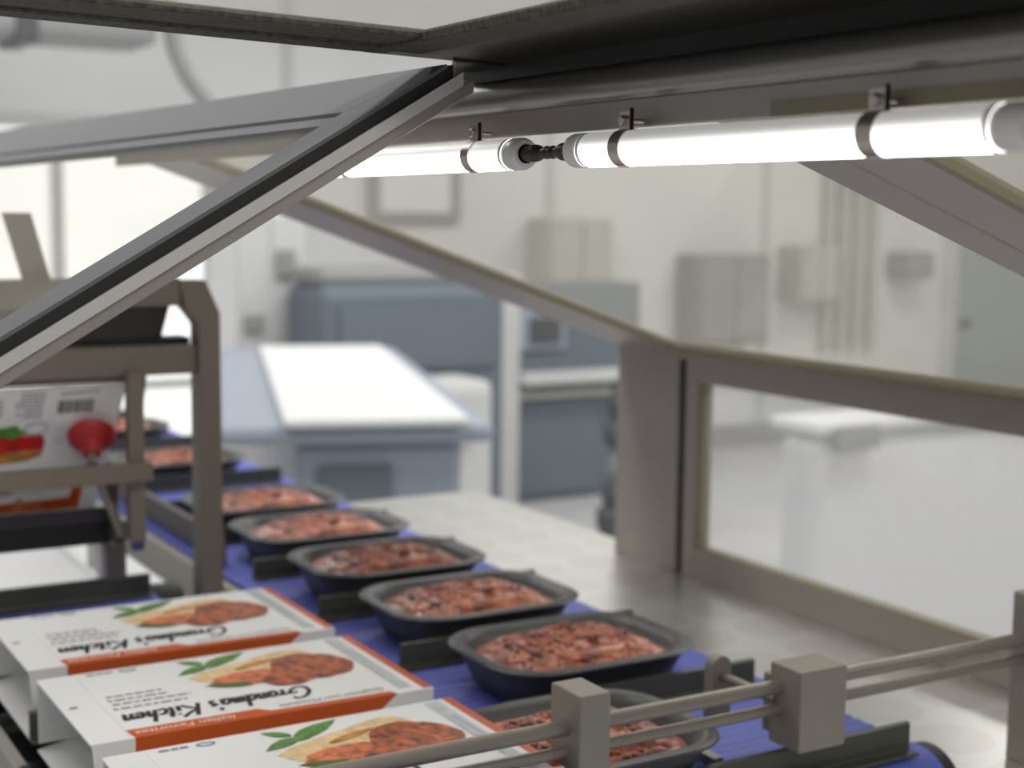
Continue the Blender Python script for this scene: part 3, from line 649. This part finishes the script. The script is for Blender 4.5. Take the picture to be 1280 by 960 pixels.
MB().prism([(YM + 0.18, 0.172), (YM + 0.20, 0.19), (YM + 0.39, 0.13), (YM + 0.39, 0.11), (YM + 0.33, 0.11)], 'x', 0.96, 1.110).build('leg_bracket', 'black_sheet', mg)
# carton blank standing in the magazine, leaning back at the foot
BT, BB = (YM + 0.015, 0.571), (YM + 0.14, 0.274)        # (y, z) of its top and bottom edge
def bp(x, z, off=0.0):
    k = (BT[1] - z) / (BT[1] - BB[1]); return (x, BT[0] + (BB[0] - BT[0]) * k - 0.0015 - off, z)
bk = thing('carton_blank', 'flat printed carton blank with barcode behind the red suction cup', 'carton blank', (0.8, BB[0], BB[1]))
MB().hexa([bp(0.56, 0.571, -0.006), bp(1.03, 0.578, -0.006), bp(0.98, 0.242, -0.006), bp(0.56, 0.242, -0.006)], [bp(0.56, 0.571), bp(1.03, 0.578), bp(0.98, 0.242), bp(0.56, 0.242)]).build('board', 'card', bk)
bc = MB(); rb = random.Random(11); x = 0.868
while x < 0.955:
    l = rb.choice((0.002, 0.002, 0.004, 0.005)); bc.poly([bp(x, 0.538, .001), bp(x + l, 0.538, .001), bp(x + l - 0.002, 0.505, .001), bp(x - 0.002, 0.505, .001)]); x += l + rb.choice((0.002, 0.003))
lab(bc.build('barcode', 'ink', bk), 'printed barcode')
tx = MB()
for k in range(8):
    z = 0.560 - k * 0.0085; xa, xb = 0.765 + rb.uniform(0, .025), 0.835 - 0.001 * k; x = xa
    while x < xb:
        l = rb.uniform(0.006, 0.016); tx.poly([bp(x, z, .001), bp(min(x + l, xb), z, .001), bp(min(x + l, xb), z - 0.004, .001), bp(x, z - 0.004, .001)]); x += l + 0.003
for k in range(9):
    x = 0.872 + k * 0.0105; z = 0.557 + 0.0005 * k; tx.poly([bp(x, z, .001), bp(x + 0.0075, z, .001), bp(x + 0.0075, z - 0.006, .001), bp(x, z - 0.006, .001)])
for k in range(5):
    z = 0.545 - k * 0.009; tx.poly([bp(0.70, z, .001), bp(0.737, z, .001), bp(0.737, z - 0.004, .001), bp(0.70, z - 0.004, .001)])
tx.build('small_text', 'grey_ink', bk)['kind'] = 'stuff'
tb2 = MB()
for z, h in ((0.478, 0.001), (0.452, 0.003), (0.415, 0.001)): tb2.poly([bp(0.852, z, .001), bp(0.93, z + .002, .001), bp(0.93, z + .002 - h, .001), bp(0.852, z - h, .001)])
for z in (0.470, 0.462, 0.443, 0.435, 0.427): tb2.poly([bp(0.86, z, .001), bp(0.89, z, .001), bp(0.89, z - .003, .001), bp(0.86, z - .003, .001)])
tb2.build('table_print', 'strip_text', bk)
def bpoly(pts, off): return [bp(x, z, off) for x, z in pts]
jar = lab(MB().poly(bpoly([(0.66, 0.45), (0.835, 0.452), (0.842, 0.435), (0.838, 0.405), (0.80, 0.388), (0.66, 0.378)], .001)).build('salad_picture', 'tomato', bk), 'printed picture of tomato salad with basil')
MB().poly(bpoly([(0.66, 0.408), (0.70, 0.400), (0.76, 0.412), (0.838, 0.413), (0.835, 0.398), (0.80, 0.386), (0.66, 0.374)], .002)).build('toast_print', 'toast', jar)
MB().poly(bpoly([(0.66, 0.478), (0.71, 0.482), (0.735, 0.474), (0.77, 0.480), (0.785, 0.465), (0.80, 0.458), (0.76, 0.446), (0.72, 0.452), (0.66, 0.444)], .003)).build('basil_print', 'leafink', jar)
e1, e2 = blob(0.818, 0.468, 0.03, 0.017, 0, 0.1, 24, 0), blob(0.818, 0.468, 0.025, 0.012, 0, 0.1, 24, 0)
gl = MB()
for i in range(24): gl.poly([bp(q[0], q[1], .002) for q in (e1[i], e1[(i + 1) % 24], e2[(i + 1) % 24], e2[i])])
gl.build('glass_print', 'beige', jar)
ob = MB(); ob.poly(bpoly([(0.66, 0.272), (0.913, 0.278), (0.919, 0.304), (0.945, 0.306), (0.937, 0.248), (0.66, 0.246)], .001))
lab(ob.build('orange_band', 'orange', bk), 'orange printed band')
MB().poly(bpoly([(0.757, 0.266), (0.850, 0.2715), (0.846, 0.254), (0.754, 0.249)], .002)).build('pale_panel', 'sauceink', bk)
ll = MB()
for z, xa, xb, h in ((0.297, 0.735, 0.845, 0.0015), (0.283, 0.780, 0.798, 0.005), (0.304, 0.735, 0.775, 0.004), (0.290, 0.72, 0.77, 0.0015)): ll.poly([bp(xa, z, .001), bp(xb, z + .002, .001), bp(xb, z + .002 - h, .001), bp(xa, z - h, .001)])
ll.build('fine_text', 'ink', bk)

# suction cup on its arm
sg = thing('suction_gripper', 'red bell-shaped suction cup on a grey rod pressed against the carton blank', 'suction cup', (0.99, YM - 0.02, 0.22))
c0 = Vector(bp(0.952, 0.446, 0.012)); ax = Vector((-0.17, -0.62, -0.56)).normalized()
MB().lathe(c0, ax, [(0.0, 0.057), (0.003, 0.060), (0.010, 0.058), (0.022, 0.049), (0.034, 0.032), (0.044, 0.024), (0.052, 0.022), (0.062, 0.022), (0.066, 0.019)], 36).build('cup', 'red', sg, smooth=50)
p1 = c0 + ax * 0.066
MB().cyl(p1 - ax * 0.01, p1 + ax * 0.03, 0.012).build('stem', 'rod', sg, smooth=40)
MB().cyl(p1 + ax * 0.02, (1.002, YM - 0.018, 0.20), 0.0125).build('arm', 'rod', sg, smooth=40)

# steel deck under the magazine
dk = thing('steel_deck', 'shiny steel deck sheet with raised rim under the magazine', 'machine deck', (0.4, 4.9, FL))
MB().box(-0.6, 1.150, 4.03, 6.2, -0.125, -0.10).build('deck_sheet', 'plate', dk)
MB().box(1.140, 1.158, 4.03, 6.2, -0.10, -0.092).build('rim', 'plate', dk, bevel=0.002)
for x in (-0.5, 1.05):
    for y in (4.1, 6.1): MB().box(x - 0.04, x + 0.04, y - 0.04, y + 0.04, FL, -0.125).build('leg', 'sideframe', dk)

# ------------------------------------------------------------------ far side of the room
ct = thing('console_table', 'long white-topped console with blue grey body in the blurred background', 'table', (4.12, 9.25, FL))
ct.rotation_euler = (0, 0, R(-19.2))
def loc(mb, name, mt, parent, **k): return mb.build(name, mt, parent, org=(0, 0, 0), **k)
HT = -0.1 - FL
loc(MB().box(-0.50, 0.50, -2.2, 2.25, HT - 0.05, HT), 'top_plate', 'white', ct, bevel=0.02)
loc(MB().box(-0.85, 0.66, -2.1, 2.6, HT - 0.16, HT - 0.05), 'under_tray', 'bluegrey_lt', ct, bevel=0.05)
loc(MB().box(-0.42, 0.5, -1.95, 2.2, 0.05, HT - 0.16), 'body', 'bluegrey_lt', ct, bevel=0.05)
loc(MB().box(-0.30, 0.10, -1.99, -1.95, 0.15, HT - 0.3), 'door', 'bluegrey', ct)
loc(MB().box(-0.40, 0.48, -1.9, 2.1, 0.0, 0.05), 'plinth', 'darkgrey', ct)
cb = thing('storage_cabinet', 'pale grey low cabinet with dark oval handle right of the console', 'cabinet', (6.2, 12.5, FL))
MB().box(5.62, 6.98, 12.2, 12.9, FL, -0.58).build('body', 'pale', cb, bevel=0.06)
MB().box(6.3, 6.95, 12.16, 12.2, FL + 0.1, -0.66).build('door', 'pale', cb, bevel=0.02)
hd = MB().lathe((5.93, 12.19, -1.30), (0, -1, 0), [(0, 0.2), (0.06, 0.18), (0.08, 0.12)], 24); hd.v = [(5.93 + (x - 5.93) * .8, y, z) for x, y, z in hd.v]
hd.build('handle', 'midgrey', cb, smooth=50)
MB().box(6.62, 6.72, 12.13, 12.16, -1.2, -1.0).build('label_plate', 'beige', cb)
dm = thing('washing_tunnel', 'large dark blue grey machine housing behind the console', 'machine', (6.6, 13.7, FL))
MB().box(5.55, 7.60, 13.0, 13.9, FL, 0.30).build('housing', 'bluegrey', dm, bevel=0.12)
MB().box(5.60, 7.5, 13.1, 13.85, 0.28, 0.46).build('hood', 'midgrey', dm, bevel=0.08)
MB().box(5.75, 7.45, 12.97, 13.0, -0.52, 0.1).build('door', 'bluegrey', dm)
pi = tag(MB().box(8.06, 8.36, 14.0, 14.3, FL, 0.35).build('support_pillar', 'pale', None, bevel=0.03), 'slim pale pillar beside the dark machine housing', 'pillar')
cp = thing('control_cabinet', 'blue grey control cabinet with black square port and pale ledge', 'cabinet', (9.1, 14.4, FL))
MB().box(8.40, 10.1, 14.2, 14.9, FL, 0.22).build('body', 'bluegrey', cp, bevel=0.03)
MB().box(8.42, 9.05, 14.15, 14.2, -0.52, -0.05).build('port_frame', 'bluegrey_lt', cp, bevel=0.02)
lab(MB().box(8.56, 8.96, 14.12, 14.15, -0.44, -0.15).build('port', 'darkgrey', cp), 'dark square port')
MB().box(8.36, 10.1, 13.95, 14.2, -0.90, -0.76).build('ledge', 'pale', cp, bevel=0.03)
MB().box(8.36, 10.1, 14.08, 14.2, -1.06, -0.98).build('ledge', 'beige', cp, bevel=0.02)
MB().box(8.45, 9.5, 14.16, 14.2, FL + 0.1, -1.1).build('door', 'bluegrey', cp)
vk = thing('valve_stack', 'dark blurred stack of pipe valves left of the guard column', 'valves', (8.35, 12.0, FL))
for i, (z, r, mt) in enumerate(((FL + 0.25, 0.25, 'darkgrey'), (-1.75, 0.2, 'darkgrey'), (-1.45, 0.14, 'midgrey'), (-1.15, 0.19, 'darkgrey'), (-0.85, 0.15, 'darkgrey'))):
    MB().lathe((8.35, 12.0, z - 0.15), (0, 0, 1), [(-0.1 if i == 0 else 0, r * .7), (0.08, r), (0.22, r), (0.3, r * .6)], 20).build('valve_body', mt, vk, smooth=50)
MB().cyl((8.35, 12.0, FL), (8.35, 12.0, -0.6), 0.07).build('riser_pipe', 'darkgrey', vk, smooth=50)
for nm, xx, lb in (('tall_cabinet', 5.05, 'tall white cabinet with grey latch left of the dark machine'),):
    c = thing(nm, lb, 'cabinet', (xx + 0.38, 14.3, FL))
    MB().box(xx, xx + 0.76, 14.0, 14.7, FL, 1.0).build('body', 'white', c, bevel=0.02)
    MB().box(xx + 0.04, xx + 0.36, 13.97, 14.0, FL + 0.1, 0.95).build('door', 'bluegrey_lt' if xx < 5 else 'pale', c, bevel=0.01)
    MB().box(xx + 0.40, xx + 0.72, 13.97, 14.0, FL + 0.1, 0.95).build('door', 'pale', c, bevel=0.01)
    MB().box(xx + 0.44, xx + 0.62, 13.90, 13.97, 0.35, 0.62).build('latch', 'midgrey', c, bevel=0.02)
    MB().box(xx + 0.10, xx + 0.30, 13.92, 13.97, -0.2, -0.02).build('vent', 'midgrey', c, bevel=0.02)
ws = thing('wall_screen', 'white wall screen with pale grey frame on the back wall', 'screen', (8.2, 16.4, 1.1))
MB().box(7.65, 8.90, 16.38, 16.5, 0.88, 1.62).build('frame', 'midgrey', ws, bevel=0.03)
MB().box(7.78, 8.72, 16.35, 16.38, 1.00, 1.5).build('panel', 'white', ws)
for i, (x0, x1, z0, z1, mt, lb) in enumerate(((9.9, 10.9, 0.0, 0.95, 'beige', 'beige grey wall cupboard left of the taller one'), (12.3, 13.55, -0.75, 0.48, 'midgrey', 'grey tall wall cupboard seen through the sloping glass'),
        (14.1, 14.8, -0.2, 0.6, 'beige', 'small beige wall cupboard near the right wall pipes'), (16.2, 16.7, 0.1, 0.5, 'midgrey', 'small grey wall box right of the wall pipes'))):
    c = thing('wall_cupboard', lb, 'cupboard', ((x0 + x1) / 2, 16.2, z0), 'wall cupboards on the back wall')
    MB().box(x0, x1, 15.95, 16.5, z0, z1).build('body', mt, c, bevel=0.05)
    MB().box(x0 + 0.06, (x0 + x1) / 2 - 0.02, 15.92, 15.95, z0 + 0.06, z1 - 0.06).build('door', mt, c)
    MB().box((x0 + x1) / 2 + 0.02, x1 - 0.06, 15.92, 15.95, z0 + 0.06, z1 - 0.06).build('door', mt, c)
for i, x in enumerate((14.95, 15.25, 15.55, 15.85)):
    tag(MB().cyl((x, 16.38, -0.9), (x, 16.38, 3.4), 0.07).build('wall_pipe', 'beige', None, smooth=50), ('leftmost', 'second from left', 'third from left', 'rightmost')[i] + ' upright beige pipe on the back wall', 'pipe', 'upright wall pipes')
sd = thing('swing_door', 'teal grey swing door at the far right behind the guard', 'door', (18.3, 16.45, FL))
MB().box(17.6, 19.4, 16.40, 16.5, FL, 1.1).build('leaf', 'teal', sd)
MB().box(17.5, 17.6, 16.36, 16.5, FL, 1.2).build('door_frame', 'pale', sd)
MB().box(17.75, 17.95, 16.34, 16.40, -0.7, -0.55).build('handle', 'darkgrey', sd)
du = thing('air_duct', 'grey air duct hanging under the ceiling at upper left', 'duct', (3.4, 14.2, 3.0))
MB().box(2.0, 4.3, 13.8, 14.6, 2.5, 2.95).build('duct_run', 'midgrey', du, bevel=0.1)
MB().box(3.0, 3.2, 13.78, 14.62, 2.46, 2.98).build('flange', 'darkgrey', du, bevel=0.02)
MB().cyl((2.6, 14.2, 2.9), (2.6, 14.2, 5.4), 0.03).build('hanger', 'midgrey', du); MB().cyl((4.0, 14.2, 2.9), (4.0, 14.2, 5.4), 0.03).build('hanger', 'midgrey', du)
cdp = MB()
pts = [(4.45, 14, 5.4), (4.45, 14, 2.9), (4.5, 14, 2.5), (4.62, 14, 2.25), (4.78, 14, 2.05), (4.95, 14, 1.85), (5.3, 14, 1.7), (6.2, 14, 1.68)]
for a, b in zip(pts[:-1], pts[1:]): cdp.cyl(a, b, 0.075, 12)
tag(cdp.build('conduit', 'midgrey', None, smooth=50), 'bent grey conduit dropping from the ceiling at upper left', 'conduit')
ch = thing('white_chest', 'big white chest with grey lid hinge seen through the guard window', 'chest', (8.5, 7.6, FL))
MB().box(6.55, 10.5, 7.2, 7.6, FL + 0.08, -0.42).build('body', 'white', ch, bevel=0.10)
MB().box(6.50, 10.55, 7.15, 7.65, -0.41, -0.32).build('lid', 'white', ch, bevel=0.04)
MB().box(6.62, 7.0, 7.08, 7.15, -0.50, -0.34).build('hinge', 'midgrey', ch, bevel=0.03)
MB().box(6.7, 10.4, 7.28, 7.55, FL, FL + 0.08).build('plinth', 'midgrey', ch)
# glazed doors added to brighten the far left; panes glow in place of daylight
struct('added_door_1', MB().box(2.2, 2.35, 16.3, 16.5, FL, 2.0).box(5.55, 5.7, 16.3, 16.5, FL, 2.0).box(3.87, 4.0, 16.3, 16.5, FL, 1.85).box(2.35, 5.55, 16.3, 16.5, 1.85, 2.0).box(2.35, 5.55, 16.32, 16.5, -1.0, -0.9), 'pale')
d1 = bpy.data.objects['added_door_1']
for x0, x1 in ((2.35, 3.87), (4.0, 5.55)):
    MB().box(x0, x1, 16.36, 16.40, FL + 0.02, 1.85).build('glow_pane', 'daylight', d1)
dg = thing('drain_channel', 'dark narrow drain grating in the pale floor beyond the guard window', 'drain', (5.5, 8.0, FL))
MB().box(4.9, 6.1, 7.85, 8.1, FL, FL + 0.012).build('grating', 'darkgrey', dg)
